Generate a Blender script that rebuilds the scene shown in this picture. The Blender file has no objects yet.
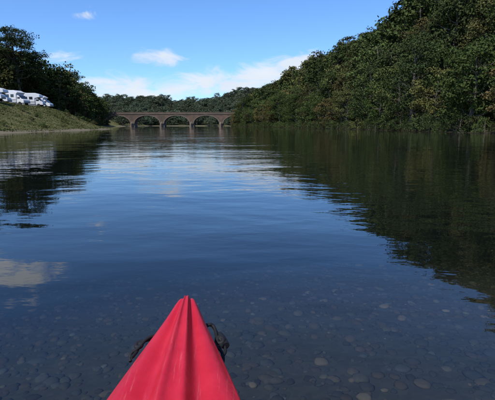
import bpy, bmesh, math, random
import numpy as np
from mathutils import Vector, Matrix
random.seed(7); rng=np.random.default_rng(7)
S=bpy.context.scene
S.view_settings.view_transform='Standard'; S.view_settings.look='None'; S.view_settings.exposure=0
COL=S.collection

# ---------------------------------------------------------------- nodes helpers
class NT:
    def __init__(s,nt): s.nt=nt; s.n=nt.nodes; s.l=nt.links
    def add(s,t,**k):
        nd=s.n.new(t)
        for a,b in k.items(): setattr(nd,a,b)
        return nd
    def setin(s,sock,v):
        if isinstance(v,bpy.types.NodeSocket): s.l.new(v,sock)
        elif v is not None:
            sock.default_value=v
    def math(s,op,a,b=None,c=None,clamp=False):
        nd=s.add('ShaderNodeMath',operation=op,use_clamp=clamp)
        s.setin(nd.inputs[0],a)
        if b is not None: s.setin(nd.inputs[1],b)
        if c is not None: s.setin(nd.inputs[2],c)
        return nd.outputs[0]
    def mix(s,f,a,b,mode='MIX'):
        nd=s.add('ShaderNodeMix',data_type='RGBA',blend_type=mode)
        s.setin(nd.inputs[0],f); s.setin(nd.inputs[6],a); s.setin(nd.inputs[7],b)
        return nd.outputs[2]
    def noise(s,vec,scale,detail=3,rough=.5,dist=0):
        nd=s.add('ShaderNodeTexNoise'); s.setin(nd.inputs['Vector'],vec)
        nd.inputs['Scale'].default_value=scale; nd.inputs['Detail'].default_value=detail
        nd.inputs['Roughness'].default_value=rough; nd.inputs['Distortion'].default_value=dist
        return nd.outputs[0]
    def ramp(s,f,a,b,c0=0.,c1=1.,smooth=True):
        nd=s.add('ShaderNodeMapRange',interpolation_type='SMOOTHSTEP' if smooth else 'LINEAR')
        s.setin(nd.inputs[0],f)
        for i,v in zip((1,2,3,4),(a,b,c0,c1)): s.setin(nd.inputs[i],v)
        return nd.outputs[0]
    def mapping(s,vec,scale=(1,1,1),rot=(0,0,0)):
        nd=s.add('ShaderNodeMapping'); s.setin(nd.inputs[0],vec)
        nd.inputs['Scale'].default_value=scale; nd.inputs['Rotation'].default_value=rot
        return nd.outputs[0]
def newmat(name):
    m=bpy.data.materials.new(name); m.use_nodes=True; m.node_tree.nodes.clear()
    t=NT(m.node_tree); o=t.add('ShaderNodeOutputMaterial'); return m,t,o.inputs[0]
def rgb(*c): return (c[0],c[1],c[2],1)
def simple(name,c,rough=.6,var=.15,scale=3,spec=.4,metal=0,bump=0):
    m,t,o=newmat(name)
    p=t.add('ShaderNodeBsdfPrincipled'); geo=t.add('ShaderNodeTexCoord').outputs['Object']
    n=t.noise(geo,scale,5,.6)
    col=t.mix(n,rgb(*[x*(1-var) for x in c]),rgb(*[min(1,x*(1+var)) for x in c]))
    t.l.new(col,p.inputs['Base Color']); p.inputs['Roughness'].default_value=rough
    p.inputs['Specular IOR Level'].default_value=spec; p.inputs['Metallic'].default_value=metal
    if bump:
        b=t.add('ShaderNodeBump'); b.inputs['Distance'].default_value=bump; t.l.new(n,b.inputs['Height']); t.l.new(b.outputs[0],p.inputs['Normal'])
    t.l.new(p.outputs[0],o); return m

def foliage(name,cols,lo=.65,hi=1.25):
    m,t,o=newmat(name)
    oi=t.add('ShaderNodeObjectInfo').outputs['Random']
    pos=t.add('ShaderNodeNewGeometry').outputs['Position']
    cr=t.add('ShaderNodeValToRGB'); t.l.new(oi,cr.inputs[0]); cr.color_ramp.interpolation='LINEAR'
    el=cr.color_ramp.elements
    while len(el)<len(cols): el.new(.5)
    for i,c in enumerate(cols): el[i].position=i/(len(cols)-1); el[i].color=rgb(*c)
    n2=t.noise(pos,1.1,2,.7)
    k=t.ramp(n2,.3,.7,.55,1.35)
    k2=t.math('MULTIPLY',k,t.ramp(t.math('FRACT',t.math('MULTIPLY',oi,7.31)),0,1,lo,hi,False))
    v=t.add('ShaderNodeVectorMath',operation='SCALE'); t.l.new(cr.outputs[0],v.inputs[0]); t.l.new(k2,v.inputs['Scale'])
    d=t.add('ShaderNodeBsdfDiffuse'); t.l.new(v.outputs[0],d.inputs[0]); t.l.new(d.outputs[0],o)
    return m
M_leaf=foliage('foliage_green',[(.048,.076,.022),(.07,.096,.03),(.052,.078,.024),(.12,.115,.038),(.056,.084,.024),(.13,.098,.04),(.056,.082,.027),(.09,.112,.036),(.10,.082,.036)])
M_leafd=foliage('foliage_dark',[(.038,.058,.02),(.06,.08,.027),(.043,.062,.023),(.085,.08,.034)])
M_far_haze=foliage('foliage_distant_haze',[(.06,.085,.052),(.08,.10,.058),(.09,.098,.058)],.7,1.3)  # lighter, bluer leaf colours: air haze over the far trees painted in
M_bark=simple('bark',(.11,.095,.075),.9,.4,4)
M_grass=foliage('grass_blades',[(.12,.135,.05),(.18,.16,.07)])

def mesh_obj(name,verts,faces,mats,fmat=None,smooth=False,parent=None,link=True):
    me=bpy.data.meshes.new(name); me.from_pydata([tuple(v) for v in verts],[],[tuple(f) for f in faces])
    for m in mats: me.materials.append(m)
    if fmat is not None: me.polygons.foreach_set('material_index',np.array(fmat,dtype=np.int32))
    if smooth: me.polygons.foreach_set('use_smooth',np.ones(len(me.polygons),dtype=bool))
    me.update()
    ob=bpy.data.objects.new(name,me)
    if link: COL.objects.link(ob)
    if parent: ob.parent=parent
    return ob
def empty(name,loc=(0,0,0),rz=0):
    e=bpy.data.objects.new(name,None); e.location=loc; e.rotation_euler=(0,0,rz); COL.objects.link(e); return e

# ---------------------------------------------------------------- terrain functions
def sst(a,b,x):
    t=np.clip((x-a)/(b-a),0,1); return t*t*(3-2*t)
BRy=[-400,0,43,70,100,170,230,260,300,420,600]; BRx=[60,31,27,25,22,11,-3,-9,-13,-4,20]
BLy=[-400,0,43,80,100,112,125,170,260,420,600]; BLx=[-70,-29,-27,-29,-31,-36,-46,-59,-82,-95,-120]
Hy=[-400,0,90,120,150,200,260,330,420,600]; Hh=[46,46,46,38,32,29,25,18,12,8]
def pn(x,y):
    return (np.sin(x*.11+1.3)*np.cos(y*.09+.4)+.6*np.sin(x*.23+y*.17)+.4*np.cos(x*.41-y*.37+2))
def height(x,y):
    x=np.asarray(x,float); y=np.asarray(y,float)
    dr=x-np.interp(y,BRy,BRx); dl=np.interp(y,BLy,BLx)-x
    inside=np.minimum(-dr,-dl)
    zb=-.42+.06*np.clip(x,-4,4)-.85*sst(1.2,8.5,np.hypot(x,y))-.7*sst(8,20,np.hypot(x,y))
    bed=np.where(inside<6, np.maximum(zb, -.15*np.clip(inside,0,20)-.02), zb)
    hr=.5*sst(0,1.5,dr)+np.interp(y,Hy,Hh)*sst(0,58,dr)+pn(x,y)*.7*sst(5,25,dr)
    hl=.35*sst(0,1.,dl)+4.5*sst(1,15.5,dl)+pn(x,y)*.25*sst(2,10,dl)*(1-sst(10,15,dl))
    z=np.where(dr>0,hr,np.where(dl>0,hl,bed))
    far=33*sst(430,760,y+.15*x)+18*sst(-120,60,x)*sst(430,560,y)+pn(x*.3,y*.3)*4*sst(450,700,y)
    z=np.where(y>400, np.where(y>440,np.maximum(z,0.3),z)+far, z)
    return z
def axis(segs):
    out=[]
    for a,b,s in segs: out+=list(np.arange(a,b,s))
    return np.array(out+[segs[-1][1]])
gx=axis([(-4000,-400,300),(-400,-130,15),(-130,-8.5,1.5),(-8.5,8.5,.4),(8.5,100,1.5),(100,400,15),(400,4000,300)])
gy=axis([(-2000,-200,300),(-200,-30,10),(-30,-3,1.5),(-3,11,.4),(11,300,1.5),(300,460,5),(460,900,15),(900,5000,300)])
X,Y=np.meshgrid(gx,gy); Z=height(X,Y)
V=np.stack([X.ravel(),Y.ravel(),Z.ravel()],1); nx=len(gx)
ii,jj=np.meshgrid(np.arange(nx-1),np.arange(len(gy)-1)); b=(jj*nx+ii).ravel()
F=np.stack([b,b+1,b+1+nx,b+nx],1)
M_ter,t,o=newmat('ground_material')
p=t.add('ShaderNodeBsdfDiffuse')
pos=t.add('ShaderNodeNewGeometry').outputs['Position']; sep=t.add('ShaderNodeSeparateXYZ'); t.l.new(pos,sep.inputs[0])
g=t.mix(t.ramp(t.noise(pos,.35,4,.65),.35,.65),rgb(.09,.105,.035),rgb(.19,.165,.075))
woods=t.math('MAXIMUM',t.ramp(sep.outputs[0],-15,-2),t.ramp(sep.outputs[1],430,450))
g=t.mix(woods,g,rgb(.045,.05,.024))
vor=t.add('ShaderNodeTexVoronoi'); t.l.new(pos,vor.inputs['Vector']); vor.inputs['Scale'].default_value=26
bedc=t.mix(t.noise(pos,1.2,4,.6),rgb(.12,.11,.08),rgb(.18,.16,.12))
sepc=t.add('ShaderNodeSeparateColor'); t.l.new(vor.outputs['Color'],sepc.inputs[0])
bedc=t.mix(.35,bedc,t.mix(sepc.outputs[0],rgb(.09,.08,.06),rgb(.21,.18,.13)))
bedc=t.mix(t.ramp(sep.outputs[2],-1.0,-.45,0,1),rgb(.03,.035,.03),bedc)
shore=t.mix(t.noise(pos,3,4,.6),rgb(.14,.12,.08),rgb(.26,.22,.15))
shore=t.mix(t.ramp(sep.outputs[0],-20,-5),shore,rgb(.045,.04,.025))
zc=t.math('ADD',sep.outputs[2],t.math('MULTIPLY',t.noise(pos,1.,2,.6),-.5))
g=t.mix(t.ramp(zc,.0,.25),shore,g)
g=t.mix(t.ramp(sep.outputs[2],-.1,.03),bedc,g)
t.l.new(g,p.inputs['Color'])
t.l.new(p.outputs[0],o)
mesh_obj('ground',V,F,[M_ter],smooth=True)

# ---------------------------------------------------------------- river
M_w,t,o=newmat('river_water')
pos=t.add('ShaderNodeNewGeometry').outputs['Position']
w1=t.noise(t.mapping(pos,(.6,1.0,1),(0,0,math.radians(-18))),1.0,2,.5,.3)
w2=t.noise(t.mapping(pos,(1.2,2.2,1),(0,0,math.radians(22))),2.6,3,.5,.2)
w3=t.noise(t.mapping(pos,(.12,.25,1),(0,0,math.radians(10))),1.0,2,.5)
patch=t.ramp(t.noise(t.mapping(pos,(.05,.12,1)),1.,2,.6),.35,.65,.3,1.2)
h=t.math('ADD',t.math('MULTIPLY',w1,.015),t.math('MULTIPLY',t.math('MULTIPLY',w2,.0046),patch))
h=t.math('ADD',h,t.math('MULTIPLY',w3,.03))
bp=t.add('ShaderNodeBump'); bp.inputs['Strength'].default_value=1; bp.inputs['Distance'].default_value=1.; t.l.new(h,bp.inputs['Height'])
fr=t.add('ShaderNodeFresnel'); fr.inputs['IOR'].default_value=1.5; t.l.new(bp.outputs[0],fr.inputs['Normal'])
tr=t.add('ShaderNodeBsdfTransparent'); tr.inputs[0].default_value=rgb(.47,.525,.54)
gl=t.add('ShaderNodeBsdfGlossy'); gl.inputs['Roughness'].default_value=.012; gl.inputs['Color'].default_value=rgb(1,1,1); t.l.new(bp.outputs[0],gl.inputs['Normal'])
mx=t.add('ShaderNodeMixShader'); t.l.new(fr.outputs[0],mx.inputs[0]); t.l.new(tr.outputs[0],mx.inputs[1]); t.l.new(gl.outputs[0],mx.inputs[2]); t.l.new(mx.outputs[0],o)
mesh_obj('river',[(-1500,-1500,0),(1500,-1500,0),(1500,445,0),(-1500,445,0)],[(0,1,2,3)],[M_w])

# riverbed stones
bm=bmesh.new(); bmesh.ops.create_icosphere(bm,subdivisions=2,radius=1); bm.verts.ensure_lookup_table()
iv=np.array([v.co for v in bm.verts]); ifc=np.array([[v.index for v in f.verts] for f in bm.faces]); bm.free()
N=8000; VV=[];FF=[];CC=[]
for k in range(N):
    yy=.3+5.2*random.random()**1.2; xx=random.uniform(-1,1)*(1.6+yy*.75)
    r=random.choice([.009,.012,.014,.017,.020,.024,.029,.036])*random.uniform(.7,1.3)
    sc=np.array([r*random.uniform(.9,1.4),r*random.uniform(.75,1.1),r*random.uniform(.28,.45)])
    dv=iv*sc*(1+.22*np.sin(iv[:,[1,2,0]]*3.1+k)*np.cos(iv[:,[2,0,1]]*2.3+k*1.7))
    a=random.random()*6.28; ca,sa=math.cos(a),math.sin(a)
    dv=np.stack([dv[:,0]*ca-dv[:,1]*sa,dv[:,0]*sa+dv[:,1]*ca,dv[:,2]],1)
    z=float(height(xx,yy))+r*.05
    VV.append(dv+[xx,yy,z]); FF.append(ifc+len(iv)*k)
    q=random.random(); q=.75+.5*q*q+ (.7 if random.random()<.08 else 0)
    base=random.choice([(.19,.165,.12),(.17,.16,.14),(.23,.175,.12),(.15,.125,.095)])
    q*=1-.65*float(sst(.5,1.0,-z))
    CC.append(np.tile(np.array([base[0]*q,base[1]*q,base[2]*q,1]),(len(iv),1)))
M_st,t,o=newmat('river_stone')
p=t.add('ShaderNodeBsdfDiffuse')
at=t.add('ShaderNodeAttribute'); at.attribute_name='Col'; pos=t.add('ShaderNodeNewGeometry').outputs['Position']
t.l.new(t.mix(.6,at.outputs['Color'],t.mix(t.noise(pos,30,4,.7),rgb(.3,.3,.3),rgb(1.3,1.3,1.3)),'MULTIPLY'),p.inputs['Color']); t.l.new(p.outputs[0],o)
so=mesh_obj('riverbed_stones',np.concatenate(VV),np.concatenate(FF),[M_st],smooth=True)
ca=so.data.color_attributes.new('Col','FLOAT_COLOR','POINT'); ca.data.foreach_set('color',np.concatenate(CC).ravel())

# ---------------------------------------------------------------- trees
def tube(V,F,FM,p0,p1,r0,r1,mi,n=6):
    p0=Vector(p0);p1=Vector(p1); d=(p1-p0).normalized(); u=d.orthogonal().normalized(); w=d.cross(u)
    b=len(V)
    for p,r in((p0,r0),(p1,r1)):
        for i in range(n):
            a=6.2832*i/n; V.append(tuple(p+(u*math.cos(a)+w*math.sin(a))*r))
    for i in range(n):
        j=(i+1)%n; F.append((b+i,b+j,b+n+j,b+n+i)); FM.append(mi)
def make_tree(name,H,R,base,ncl,nleaf,leaf,mat,seed,top=.6,crad=(.9,1.5)):
    rd=random.Random(seed); rg=np.random.default_rng(seed)
    V=[];F=[];FM=[]
    tr=H*.019+.05; pts=[Vector((0,0,-.5))]; nseg=6
    for i in range(1,nseg+1):
        pts.append(Vector((rd.gauss(0,.02*H)*(i/nseg),rd.gauss(0,.02*H)*(i/nseg),H*.9*i/nseg)))
    for i in range(nseg):
        tube(V,F,FM,pts[i],pts[i+1],tr*(1-.85*i/nseg),tr*(1-.85*(i+1)/nseg),1,7)
    P=[];Nn=[];SZ=[]
    zc=H*(base+1)/2; hz=H*(1-base)/2
    for k in range(ncl):
        th=rd.random()*6.283; ph=math.asin(rd.uniform(-.95,1)); rr=rd.uniform(.55,1.)
        prof=1.0-(1-top)*max(0,math.sin(ph))*.6
        c=Vector((R*rr*math.cos(ph)*math.cos(th)*prof,R*rr*math.cos(ph)*math.sin(th)*prof,zc+hz*rr*math.sin(ph)*.9))
        cr=rd.uniform(*crad)*H/12
        zz=min(max(c.z-cr*1.2,H*.12),H*.8); f=zz/(H*.9)*nseg; i=min(int(f),nseg-1)
        q=pts[i].lerp(pts[i+1],f-i)
        if k%2==0:
            mid=q.lerp(c,.55)+Vector((0,0,-.05*H*rd.random()))
            tube(V,F,FM,q,mid,tr*.34,tr*.18,1,4); tube(V,F,FM,mid,c,tr*.18,tr*.06,1,4)
        n=int(nleaf*rd.uniform(.6,1.3))
        d=rg.normal(size=(n,3)); d/=np.linalg.norm(d,axis=1)[:,None]
        d[:,2]=np.where(d[:,2]<-.3,-d[:,2],d[:,2])
        rad=cr*(rg.random(n)**.3)*(1+.35*np.sin(d[:,0]*5+k)*np.cos(d[:,2]*4+k))
        pp=np.array(c)+d*rad[:,None]*np.array([1.15,1.15,.75])
        nn=d*.8+rg.normal(size=(n,3))*.5+np.array([0,0,.35])
        P.append(pp);Nn.append(nn);SZ.append(leaf*rg.uniform(.5,1.35,n))
    P=np.concatenate(P);Nn=np.concatenate(Nn);SZ=np.concatenate(SZ)
    Nn/=np.linalg.norm(Nn,axis=1)[:,None]
    up=rg.normal(size=P.shape); T=np.cross(Nn,up); T/=np.linalg.norm(T,axis=1)[:,None]; B=np.cross(Nn,T)
    T*=SZ[:,None]*.5; B*=SZ[:,None]*.72*.5
    L=np.stack([P-T,P-B*.9+T*.1,P+T,P+B],1).reshape(-1,3)
    b0=len(V); n=len(P); idx=(np.arange(n)*4)[:,None]+np.arange(4)[None]+b0
    Vall=np.concatenate([np.array(V),L]); Fall=[tuple(f) for f in F]+[tuple(f) for f in idx.tolist()]
    ob=mesh_obj(name,Vall,Fall,[mat,M_bark],FM+[0]*n,link=False)
    return ob.data
SP=[(12,3.9,.16,42,M_leaf),(14,3.5,.12,44,M_leaf),(10.5,4.2,.16,42,M_leaf),(13.5,3.2,.1,40,M_leafd),(11.5,3.9,.16,42,M_leafd),(14,4.1,.2,46,M_leaf)]
T_hill=[make_tree('tree_mesh_%d'%i,h,r,b,nc,130,.34,m,i+11) for i,(h,r,b,nc,m) in enumerate(SP)]
T_mid=[make_tree('mid_tree_mesh_%d'%i,h,r,b,int(nc*.8),60,.58,m,i+91) for i,(h,r,b,nc,m) in enumerate(SP)]
T_bank=[make_tree('bank_tree_mesh_%d'%i,h,r,b,nc,170,.28,m,i+31) for i,(h,r,b,nc,m) in enumerate([
  (12,4.3,.0,64,M_leaf),(10,4.4,-.05,58,M_leaf),(13.5,3.9,.0,62,M_leafd),(9,4,-.05,50,M_leaf)])]
T_tall=[make_tree('tall_tree_mesh_%d'%i,h,r,b,nc,150,.32,M_leafd,i+51,crad=(.5,.95)) for i,(h,r,b,nc) in enumerate([(21,6.8,.28,80),(19,6.0,.2,78)])]
T_far=[make_tree('far_tree_mesh_%d'%i,10,6.,-.1,24,55,.9,M_far_haze,i+61,crad=(1.6,2.6)) for i in range(3)]
T_bush=[make_tree('bush_mesh_%d'%i,3,2.0,-.1,20,80,.2,M_leafd if i else M_leaf,i+71,crad=(2.,3.2)) for i in range(2)]
def place(me,name,x,y,s=1,parent=None,dz=0):
    ob=bpy.data.objects.new(name,me); ob.location=(x,y,float(height(x,y))+dz)
    ob.rotation_euler=(random.gauss(0,.04),random.gauss(0,.04),random.random()*6.28)
    ob.scale=(s*random.uniform(.9,1.1),s*random.uniform(.9,1.1),s*random.uniform(.9,1.15))
    COL.objects.link(ob)
    if parent: ob.parent=parent
    return ob
random.seed(21)
# right hillside forest
fo=empty('hillside_forest')
y=6
while y<420:
    bx=float(np.interp(y,BRy,BRx)); d=8.; st_=6.4
    while d<62:
        if random.random()<.96:
            place(random.choice(T_hill if y<110 else T_mid),'tree',bx+d+random.uniform(-2.2,2.2),y+random.uniform(-2.6,2.6),random.choice([.75,.9,1,1.1,1.35])*random.uniform(.9,1.1),fo)
        if y<130 and d<30: place(random.choice(T_bush),'undergrowth',bx+d-3+random.uniform(-2,2),y+random.uniform(-3,3),random.uniform(1.,1.6),fo,-.4)
        d+=st_
    y+=6.4
y=8
while y<262:
    bx=float(np.interp(y,BRy,BRx))
    place(random.choice(T_bank),'riverbank_tree',bx+random.uniform(1.5,4.),y,random.uniform(.8,1.2))
    y+=random.uniform(4.8,6.8)
sh=empty('riverbank_shrubs')
y=12
while y<262:
    bx=float(np.interp(y,BRy,BRx)); place(T_bush[1] if random.random()<.7 else T_bush[0],'shrub',bx+random.uniform(-.2,1.),y,random.uniform(.5,1.),sh,-.3); y+=random.uniform(1.6,2.6)
# left side
lf=empty('left_bank_woodland'); pts_=[]
tries=0
while len(pts_)<300 and tries<9000:
    tries+=1
    yy=random.uniform(104,262); xx=random.uniform(-.66*yy-6,-45)
    bl=float(np.interp(yy,BLy,BLx)); dl=bl-xx
    if dl<3+max(0,(130-yy)*.9): continue
    if yy<122 and xx>-60: continue
    if any((xx-a)**2+(yy-b)**2<22 for a,b in pts_): continue
    pts_.append((xx,yy))
    place(random.choice(T_mid+T_bank[:2] if yy<170 else T_mid),'tree',xx,yy,random.uniform(.85,1.25),lf)
for (x,y,s,i) in [(-58.,113,1.1,0),(-62,118,1.12,1),(-69,114,1.1,0),(-64,134,.9,1),(-63,160,.8,0),(-70,185,.85,1),(-66,148,.8,1)]:
    place(T_tall[i],'tall_tree',x,y,s)
for (x,y,s) in [(-58,120,.95),(-55,126,.8),(-62,104,.8),(-68,98,.8),(-75,100,1)]:
    place(random.choice(T_bank[:3]),'leafy_tree',x,y,s)
lb=empty('left_bank_shrubs')
for k in range(45):
    yy=random.uniform(112,258); bl=float(np.interp(yy,BLy,BLx)); place(random.choice(T_bush),'shrub',bl-random.uniform(1,4),yy,random.uniform(.6,1.3),lb)
for k in range(26):
    yy=random.uniform(40,110); bl=float(np.interp(yy,BLy,BLx)); place(random.choice(T_bush),'shrub',bl-random.uniform(2,13),yy,random.uniform(.15,.35),lb)
# distant woods
fw=empty('distant_woodland')
for k in range(900):
    yy=random.uniform(442,790); xx=random.uniform(-.5*yy,.1*yy)
    place(random.choice(T_far),'tree',xx,yy,random.uniform(.7,1.4),fw)
for k in range(80):
    yy=random.uniform(300,440); bl=float(np.interp(yy,BLy,BLx)); place(random.choice(T_far),'tree',bl-random.uniform(2,50),yy,random.uniform(.6,.9),fw)
# grass on the left bank
n=80000
yy=rng.uniform(15,118,n); bl=np.interp(yy,BLy,BLx); xx=bl-rng.uniform(.2,26,n)**1.0; zz=height(xx,yy)
hh=rng.uniform(.06,.22,n)*(.6+1.2*(pn(xx*2.3,yy*2.7)>.9)); a=rng.uniform(0,6.28,n); w=rng.uniform(.04,.11,n)
dx=np.cos(a)*w; dy=np.sin(a)*w; lx=rng.normal(0,.12,n); ly=rng.normal(0,.12,n)
L=np.stack([np.stack([xx-dx,yy-dy,zz-.02],1),np.stack([xx+dx,yy+dy,zz-.02],1),np.stack([xx+lx,yy+ly,zz+hh],1)],1).reshape(-1,3)
mesh_obj('riverbank_grass',L,(np.arange(n)*3)[:,None]+np.arange(3)[None],[M_grass])

# ---------------------------------------------------------------- bridge
M_brick,t,o=newmat('bridge_brick')
p=t.add('ShaderNodeBsdfPrincipled'); p.inputs['Roughness'].default_value=.9
oc=t.add('ShaderNodeTexCoord').outputs['Object']
mp=t.mapping(oc,(1,1,1),(math.radians(90),0,0))
bt=t.add('ShaderNodeTexBrick'); t.l.new(mp,bt.inputs[0]); bt.inputs['Scale'].default_value=1.; bt.inputs['Brick Width'].default_value=.6; bt.inputs['Row Height'].default_value=.3; bt.inputs['Mortar Size'].default_value=.02
bt.inputs['Color1'].default_value=rgb(.155,.085,.053); bt.inputs['Color2'].default_value=rgb(.11,.065,.043); bt.inputs['Mortar'].default_value=rgb(.18,.14,.1)
c=t.mix(t.ramp(t.noise(oc,.4,5,.65),.35,.65),bt.outputs[0],rgb(.075,.058,.042)); t.l.new(c,p.inputs['Base Color']); t.l.new(p.outputs[0],o)
M_stone=simple('bridge_stone',(.15,.12,.088),.9,.55,.9)
M_road=simple('asphalt',(.05,.05,.05),.9,.2,2)
def box(bm,x0,x1,y0,y1,z0,z1):
    vs=[bm.verts.new(c) for c in [(x0,y0,z0),(x1,y0,z0),(x1,y1,z0),(x0,y1,z0),(x0,y0,z1),(x1,y0,z1),(x1,y1,z1),(x0,y1,z1)]]
    for f in [(0,3,2,1),(4,5,6,7),(0,1,5,4),(1,2,6,5),(2,3,7,6),(3,0,4,7)]: bm.faces.new([vs[i] for i in f])
def bmobj(bm,name,mat,parent,smooth=False,bev=0):
    bmesh.ops.recalc_face_normals(bm,faces=bm.faces)
    me=bpy.data.meshes.new(name); bm.to_mesh(me); bm.free(); me.materials.append(mat)
    if smooth: me.polygons.foreach_set('use_smooth',np.ones(len(me.polygons),dtype=bool))
    ob=bpy.data.objects.new(name,me); COL.objects.link(ob); ob.parent=parent
    if bev:
        m=ob.modifiers.new('bevel','BEVEL'); m.width=bev; m.segments=3; m.limit_method='ANGLE'
    return ob
br=empty('arched_brick_bridge',(0,268,0))
P=18.; centers=[-133,-115,-97,-79,-61,-43,-25,-7,11]; hw=7.7; zs=1.9; rise=4.7; zt=7.4; W=3.2
bm=bmesh.new(); br_ring=bmesh.new(); br_p=bmesh.new()
def arch(u): return zs+rise*math.sqrt(max(0,1-(u/hw)**2))
NS=28
for c in centers:
    us=[-hw*math.cos(math.pi*i/NS) for i in range(NS+1)]
    cols=[(c+u,arch(u)) for u in us]
    for (xa,za),(xb,zb) in zip(cols[:-1],cols[1:]):
        for sy in(-W,W):
            bm.faces.new([bm.verts.new(q) for q in[(xa,sy,za),(xb,sy,zb),(xb,sy,zt),(xa,sy,zt)]])
        bm.faces.new([bm.verts.new(q) for q in[(xa,-W,za),(xb,-W,zb),(xb,W,zb),(xa,W,za)]])
    for i in range(NS):
        a0=math.pi*i/NS; a1=math.pi*(i+1)/NS
        def pt(a,e): return (c-(hw-.01+e)*math.cos(a), zs+(rise-.01+e)*math.sin(a))
        q=[pt(a0,0),pt(a1,0),pt(a1,.5),pt(a0,.5)]
        for s in(-1,1):
            f=[br_ring.verts.new((x,s*(W+.1),z)) for x,z in q]; r=[br_ring.verts.new((x,s*(W-.3),z)) for x,z in q]
            br_ring.faces.new(f)
            for k in range(4): br_ring.faces.new([f[k],f[(k+1)%4],r[(k+1)%4],r[k]])
    x0=c+hw; x1=c+P-hw
    for sy in(-W,W): bm.faces.new([bm.verts.new(q) for q in[(x0,sy,zs),(x1,sy,zs),(x1,sy,zt),(x0,sy,zt)]])
    m=(x0+x1)/2; h2=(x1-x0)/2-.02
    prof=[(m-h2,-W-.15),(m,-W-2.2),(m+h2,-W-.15),(m+h2,W+.15),(m,W+2.2),(m-h2,W+.15)]
    lo=[br_p.verts.new((x,y,-2.5)) for x,y in prof]; hi=[br_p.verts.new((x,y,zs-.1)) for x,y in prof]
    for k in range(6): br_p.faces.new([lo[k],lo[(k+1)%6],hi[(k+1)%6],hi[k]])
    br_p.faces.new(hi)
    cap=br_p.verts.new((m,-W-.12,zs+1.3)); br_p.faces.new([hi[0],hi[1],cap]); br_p.faces.new([hi[1],hi[2],cap]); 
    cap=br_p.verts.new((m,W+.12,zs+1.3)); br_p.faces.new([hi[3],hi[4],cap]); br_p.faces.new([hi[4],hi[5],cap])
    box(br_p,m-h2-.25,m+h2+.25,-W-.3,W+.3,-2.5,.7)
bmobj(bm,'spandrel_walls',M_brick,br); bmobj(br_ring,'arch_rings',M_stone,br); bmobj(br_p,'piers',M_stone,br)
X0=centers[0]-hw;X1=centers[-1]+P-hw
bm=bmesh.new(); box(bm,X0-40,X1+2,-W-.3,W+.3,zt,zt+.3); bmobj(bm,'cornice',M_stone,br)
bm=bmesh.new(); box(bm,X0-40,X1+2,-W-.05,-W+.3,zt+.304,zt+1.1); box(bm,X0-40,X1+2,W-.3,W+.05,zt+.304,zt+1.1); bmobj(bm,'parapets',M_brick,br)
bm=bmesh.new(); box(bm,X0-40,X1+2,-W-.12,-W+.37,zt+1.104,zt+1.24); box(bm,X0-40,X1+2,W-.37,W+.12,zt+1.104,zt+1.24); bmobj(bm,'coping',M_stone,br)
bm=bmesh.new(); box(bm,X0-40,X1+2,-W+.31,W-.31,zt+.304,zt+.37); bmobj(bm,'road_deck',M_road,br)

# ---------------------------------------------------------------- motorhomes
M_white=simple('van_white_paint',(.74,.74,.72),.35,.04,2)
M_glass=simple('dark_window',(.02,.025,.03),.08,.1,2,spec=.6)
M_tyre=simple('tyre_rubber',(.02,.02,.02),.8,.2,8)
M_grey=simple('grey_trim',(.25,.26,.28),.5,.1,4)
def prism(bm,prof,w):
    a=[bm.verts.new((x,-w,z)) for x,z in prof]; b=[bm.verts.new((x,w,z)) for x,z in prof]
    bm.faces.new(a); bm.faces.new(b[::-1])
    for i in range(len(prof)):
        j=(i+1)%len(prof); bm.faces.new([a[i],b[i],b[j],a[j]])
def motorhome(x,y,rz,L=6.6,alcove=True):
    e=empty('motorhome',(x,y,float(height(x,y))+.02),rz)
    h=2.95
    bm=bmesh.new()
    if alcove: prof=[(-L/2,.45),(-L/2,h-.15),(-L/2+.25,h),(1.9,h),(2.75,h-.35),(2.85,h-.85),(2.15,h-1.0),(1.75,h-1.1),(1.75,.45)]
    else: prof=[(-L/2,.45),(-L/2,h-.15),(-L/2+.25,h),(1.3,h),(2.2,h-.45),(1.85,h-.75),(1.75,.45)]
    prism(bm,prof,1.15); bmobj(bm,'living_body',M_white,e,bev=.07)
    bm=bmesh.new(); prism(bm,[(1.74,.42),(1.74,1.98),(2.15,1.94),(2.85,1.25),(3.25,1.1),(3.35,.9),(3.35,.42)],.98); bmobj(bm,'cab',M_white,e,bev=.06)
    bm=bmesh.new()
    prism(bm,[(2.22,1.90),(2.30,1.92),(2.88,1.30),(2.80,1.27)],.85)
    box(bm,1.95,2.55,-.99,.99,1.25,1.6)
    for s in(-1,1):
        for (a,b2,z0,z1) in[(-2.6,-1.7,1.6,2.15),(-.9,.2,1.6,2.15),(.6,1.3,1.6,2.15)]:
            box(bm,a,b2,s*1.17-.02,s*1.17+.02,z0,z1)
    box(bm,-L/2-.03,-L/2+.01,-.6,.6,1.7,2.2)
    bmobj(bm,'windows',M_glass,e)
    bm=bmesh.new()
    for s in(-1,1): box(bm,-L/2+.1,1.7,s*1.165-.012,s*1.165+.012,.95,1.15); box(bm,-L/2+.1,1.7,s*1.165-.01,s*1.165+.01,.46,.7)
    box(bm,3.3,3.42,-.9,.9,.42,.68)
    box(bm,-1.2,-.5,-.35,.35,h,h+.18)
    bmobj(bm,'trim',M_grey,e)
    bm=bmesh.new()
    for wx in(-1.9,2.45):
        for s in(-1,1):
            bmesh.ops.create_cone(bm,cap_ends=True,segments=24,radius1=.34,radius2=.34,depth=.24,matrix=Matrix.Translation((wx,s*.93,.34))@Matrix.Rotation(math.pi/2,4,'X'))
    bmobj(bm,'wheels',M_tyre,e)
for i,(x,y,rz,al) in enumerate([(-44.6,74,.15,False),(-48.4,83,.1,True),(-48.1,90,-.2,False),(-48.6,97.5,.12,True),(-50.2,105,.02,False)]):
    motorhome(x,y,rz,6.6,al)

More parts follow.
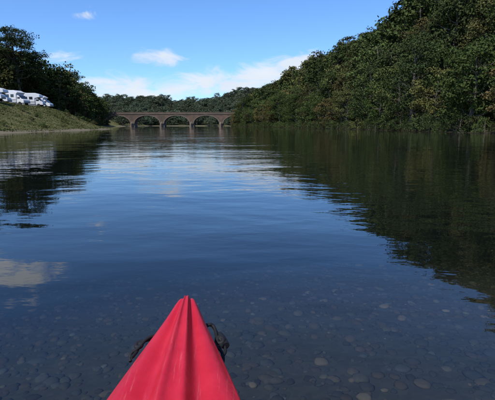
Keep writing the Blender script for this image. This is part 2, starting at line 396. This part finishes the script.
# ---------------------------------------------------------------- kayak
M_k,t,o=newmat('kayak_red_plastic')
p=t.add('ShaderNodeBsdfPrincipled'); oc=t.add('ShaderNodeTexCoord').outputs['Object']
n=t.noise(oc,6,5,.65); sc=t.noise(t.mapping(oc,(60,3,20),(0,0,.3)),1.5,4,.7)
c=t.mix(t.ramp(n,.3,.7),rgb(.52,.011,.024),rgb(.61,.02,.038))
c=t.mix(t.ramp(sc,.58,.72,0,.45),c,rgb(.68,.13,.14))
dust=t.noise(oc,90,3,.7)
c=t.mix(t.ramp(dust,.66,.76,0,.35),c,rgb(.35,.08,.07))
t.l.new(c,p.inputs['Base Color']); t.l.new(t.ramp(n,.3,.7,.34,.52),p.inputs['Roughness']); p.inputs['Specular IOR Level'].default_value=.42
bp=t.add('ShaderNodeBump'); bp.inputs['Distance'].default_value=.0014; t.l.new(t.noise(oc,60,5,.65),bp.inputs['Height']); t.l.new(bp.outputs[0],p.inputs['Normal'])
t.l.new(p.outputs[0],o)
M_blk=simple('black_rope',(.012,.012,.013),.7,.3,60)
ky=empty('kayak',(-.197,1.325,0),math.radians(3.2))
st=[(0.0,.016,.345,.335,.300),(.008,.026,.360,.342,.26),(.03,.036,.365,.338,.19),(.10,.058,.360,.325,.10),(.22,.098,.348,.308,.02),(.35,.138,.332,.292,-.05),(.5,.180,.312,.276,-.09),(.75,.245,.285,.262,-.11),(1.05,.30,.262,.25,-.12),(1.3,.34,.23,.245,-.12),(1.9,.37,.13,.24,-.12),(2.4,.35,.13,.24,-.12),(2.75,.29,.22,.25,-.11),(3.05,.20,.27,.27,-.08),(3.3,.09,.30,.29,.02),(3.4,.02,.32,.31,.2)]
prof=[(0,0,-.35),(.07,0,-.3),(.13,0,.0),(.20,0,.0),(.30,0,-1.0),(.42,0,-1.15),(.60,0,-.45),(.80,0,-.15),(.92,0,-.45)]
V=[];F=[]
for s,w,zd,zg,zk in st:
    dip=min(.026,.32*w)
    half=[(f*w,(zd+(zg-zd)*f*f)+d*dip) for f,_,d in prof]
    half+=[(w,zg-.006-.1*w*.3),(w*1.01,zg-.03-.1*w),(w*.9,zk+(zg-zk)*.45),(w*.62,zk+(zg-zk)*.14),(0,zk)]
    ring=[(x,z) for x,z in half]+[(-x,z) for x,z in half[-2:0:-1]]
    for x,z in ring: V.append((x,-s,z))
m=len(ring)
for i in range(len(st)-1):
    for j in range(m): F.append((i*m+j,i*m+(j+1)%m,(i+1)*m+(j+1)%m,(i+1)*m+j))
F.append(tuple(range(m))[::-1]); F.append(tuple((len(st)-1)*m+j for j in range(m)))
hull=mesh_obj('hull',V,F,[M_k],smooth=True,parent=ky)
bm=bmesh.new(); bm.from_mesh(hull.data); bmesh.ops.recalc_face_normals(bm,faces=bm.faces); bm.to_mesh(hull.data); bm.free()
hull.data.polygons.foreach_set('use_smooth',np.ones(len(hull.data.polygons),dtype=bool))
sm=hull.modifiers.new('sub','SUBSURF'); sm.levels=3; sm.render_levels=3
def rope(name,pts,r,parent,mat=M_blk):
    cu=bpy.data.curves.new(name,'CURVE'); cu.dimensions='3D'; sp=cu.splines.new('NURBS'); sp.points.add(len(pts)-1)
    for q,pp in zip(sp.points,pts): q.co=(*pp,1)
    sp.use_endpoint_u=True; sp.order_u=3; cu.bevel_depth=r; cu.bevel_resolution=4; cu.resolution_u=10; cu.use_fill_caps=True
    cu.materials.append(mat); ob=bpy.data.objects.new(name,cu); COL.objects.link(ob); ob.parent=parent; return ob
R_=.0048
rope('carry_rope_right',[(.04,-.10,.27),(.072,-.085,.295),(.088,-.08,.285),(.098,-.12,.27),(.093,-.16,.26),(.115,-.175,.25),(.118,-.21,.23),(.10,-.235,.22)],R_,ky)
rope('carry_loop_right',[(.05,-.07,.28),(.078,-.055,.28),(.094,-.075,.265),(.106,-.125,.258),(.122,-.15,.255),(.124,-.185,.245),(.105,-.2,.245)],R_,ky)
rope('carry_knot_right',[(.10,-.13,.27),(.118,-.135,.272),(.116,-.155,.266),(.098,-.15,.262),(.10,-.13,.272),(.12,-.145,.262),(.108,-.165,.258)],.0065,ky)
rope('carry_rope_left',[(-.05,-.12,.27),(-.09,-.13,.285),(-.112,-.15,.28),(-.125,-.18,.27),(-.15,-.195,.262),(-.142,-.215,.25)],R_,ky)
rope('carry_loop_left',[(-.08,-.13,.27),(-.108,-.13,.272),(-.13,-.155,.268),(-.128,-.185,.262),(-.14,-.215,.26)],R_,ky)
rope('carry_knot_left',[(-.118,-.15,.275),(-.134,-.155,.275),(-.135,-.175,.27),(-.12,-.172,.27),(-.12,-.155,.275),(-.138,-.168,.268)],.0065,ky)
rope('toggle_handle',[(.104,-.10,.262),(.116,-.125,.262),(.124,-.155,.256)],.012,ky)

# ---------------------------------------------------------------- world
SUN_EL=math.radians(50); az=math.radians(212)
sd=Vector((math.sin(az)*math.cos(SUN_EL),math.cos(az)*math.cos(SUN_EL),math.sin(SUN_EL)))
w=bpy.data.worlds.new('World'); S.world=w; w.use_nodes=True; w.node_tree.nodes.clear(); t=NT(w.node_tree)
out=t.add('ShaderNodeOutputWorld'); bg=t.add('ShaderNodeBackground'); t.l.new(bg.outputs[0],out.inputs[0])
sky=t.add('ShaderNodeTexSky',sky_type='NISHITA'); sky.sun_disc=False; sky.sun_elevation=SUN_EL; sky.sun_rotation=az
sky.air_density=1.0; sky.dust_density=.3; sky.ozone_density=3.0; sky.altitude=300
g=t.add('ShaderNodeTexCoord').outputs['Generated']; sp=t.add('ShaderNodeSeparateXYZ'); t.l.new(g,sp.inputs[0])
dy=t.math('MAXIMUM',sp.outputs[1],.05)
u=t.math('DIVIDE',sp.outputs[0],dy); v=t.math('DIVIDE',sp.outputs[2],dy)
cv=t.add('ShaderNodeCombineXYZ'); t.l.new(u,cv.inputs[0]); t.l.new(t.math('MULTIPLY',v,2.4),cv.inputs[1])
nz=t.noise(cv.outputs[0],10,6,.62,.6)
nz2=t.noise(cv.outputs[0],5,2,.6)
tot=None
for (u0,v0,a,b_,tilt,amp) in [(-.365,.236,.045,.018,0,1.0),(-.215,.150,.085,.022,0,.95),(-.10,.088,.30,.036,.10,1.1),(.04,.105,.20,.038,.14,1.2),(.10,.130,.13,.032,.1,1.25),(-.09,.092,.05,.028,0,1.25),(-.30,.085,.20,.037,0,1.05),(-.56,.36,.10,.06,.1,1.25),(-.40,.155,.10,.02,0,.55)]:
    du=t.math('SUBTRACT',u,u0); dv=t.math('SUBTRACT',t.math('SUBTRACT',v,v0),t.math('MULTIPLY',du,tilt))
    q=t.math('ADD',t.math('POWER',t.math('ABSOLUTE',t.math('DIVIDE',du,a)),2.),t.math('POWER',t.math('ABSOLUTE',t.math('DIVIDE',dv,b_)),2.))
    e=t.math('MULTIPLY',t.math('EXPONENT',t.math('MULTIPLY',q,-1.)),amp)
    tot=e if tot is None else t.math('MAXIMUM',tot,e)
al=t.ramp(t.math('ADD',t.math('MULTIPLY',tot,.5),t.math('MULTIPLY',nz,1.35)),.88,1.28)
al=t.math('MULTIPLY',al,t.ramp(sp.outputs[1],.1,.3))
al=t.math('MULTIPLY',al,t.ramp(tot,.05,.4))
al=t.math('MULTIPLY',al,.92)
ccol=t.mix(nz2,rgb(4.3,4.8,5.6),rgb(6.4,6.6,6.8))
tint=t.mix(1.0,sky.outputs[0],rgb(.65,.91,1.24),'MULTIPLY')
c=t.mix(al,tint,ccol); t.l.new(c,bg.inputs[0]); bg.inputs[1].default_value=.15
sl=bpy.data.lights.new('sun','SUN'); sl.energy=3.8; sl.angle=math.radians(.5); sl.color=(1,.94,.86)
so=bpy.data.objects.new('sun',sl); COL.objects.link(so); so.rotation_euler=(-sd).to_track_quat('-Z','Y').to_euler()
# ---------------------------------------------------------------- camera
cam=bpy.data.cameras.new('camera'); co=bpy.data.objects.new('camera',cam); COL.objects.link(co)
co.location=(0,0,.9); co.rotation_euler=(math.radians(90-9.9),0,0)
cam.sensor_width=36; cam.lens=31.2; cam.clip_start=.05; cam.clip_end=12000
S.camera=co
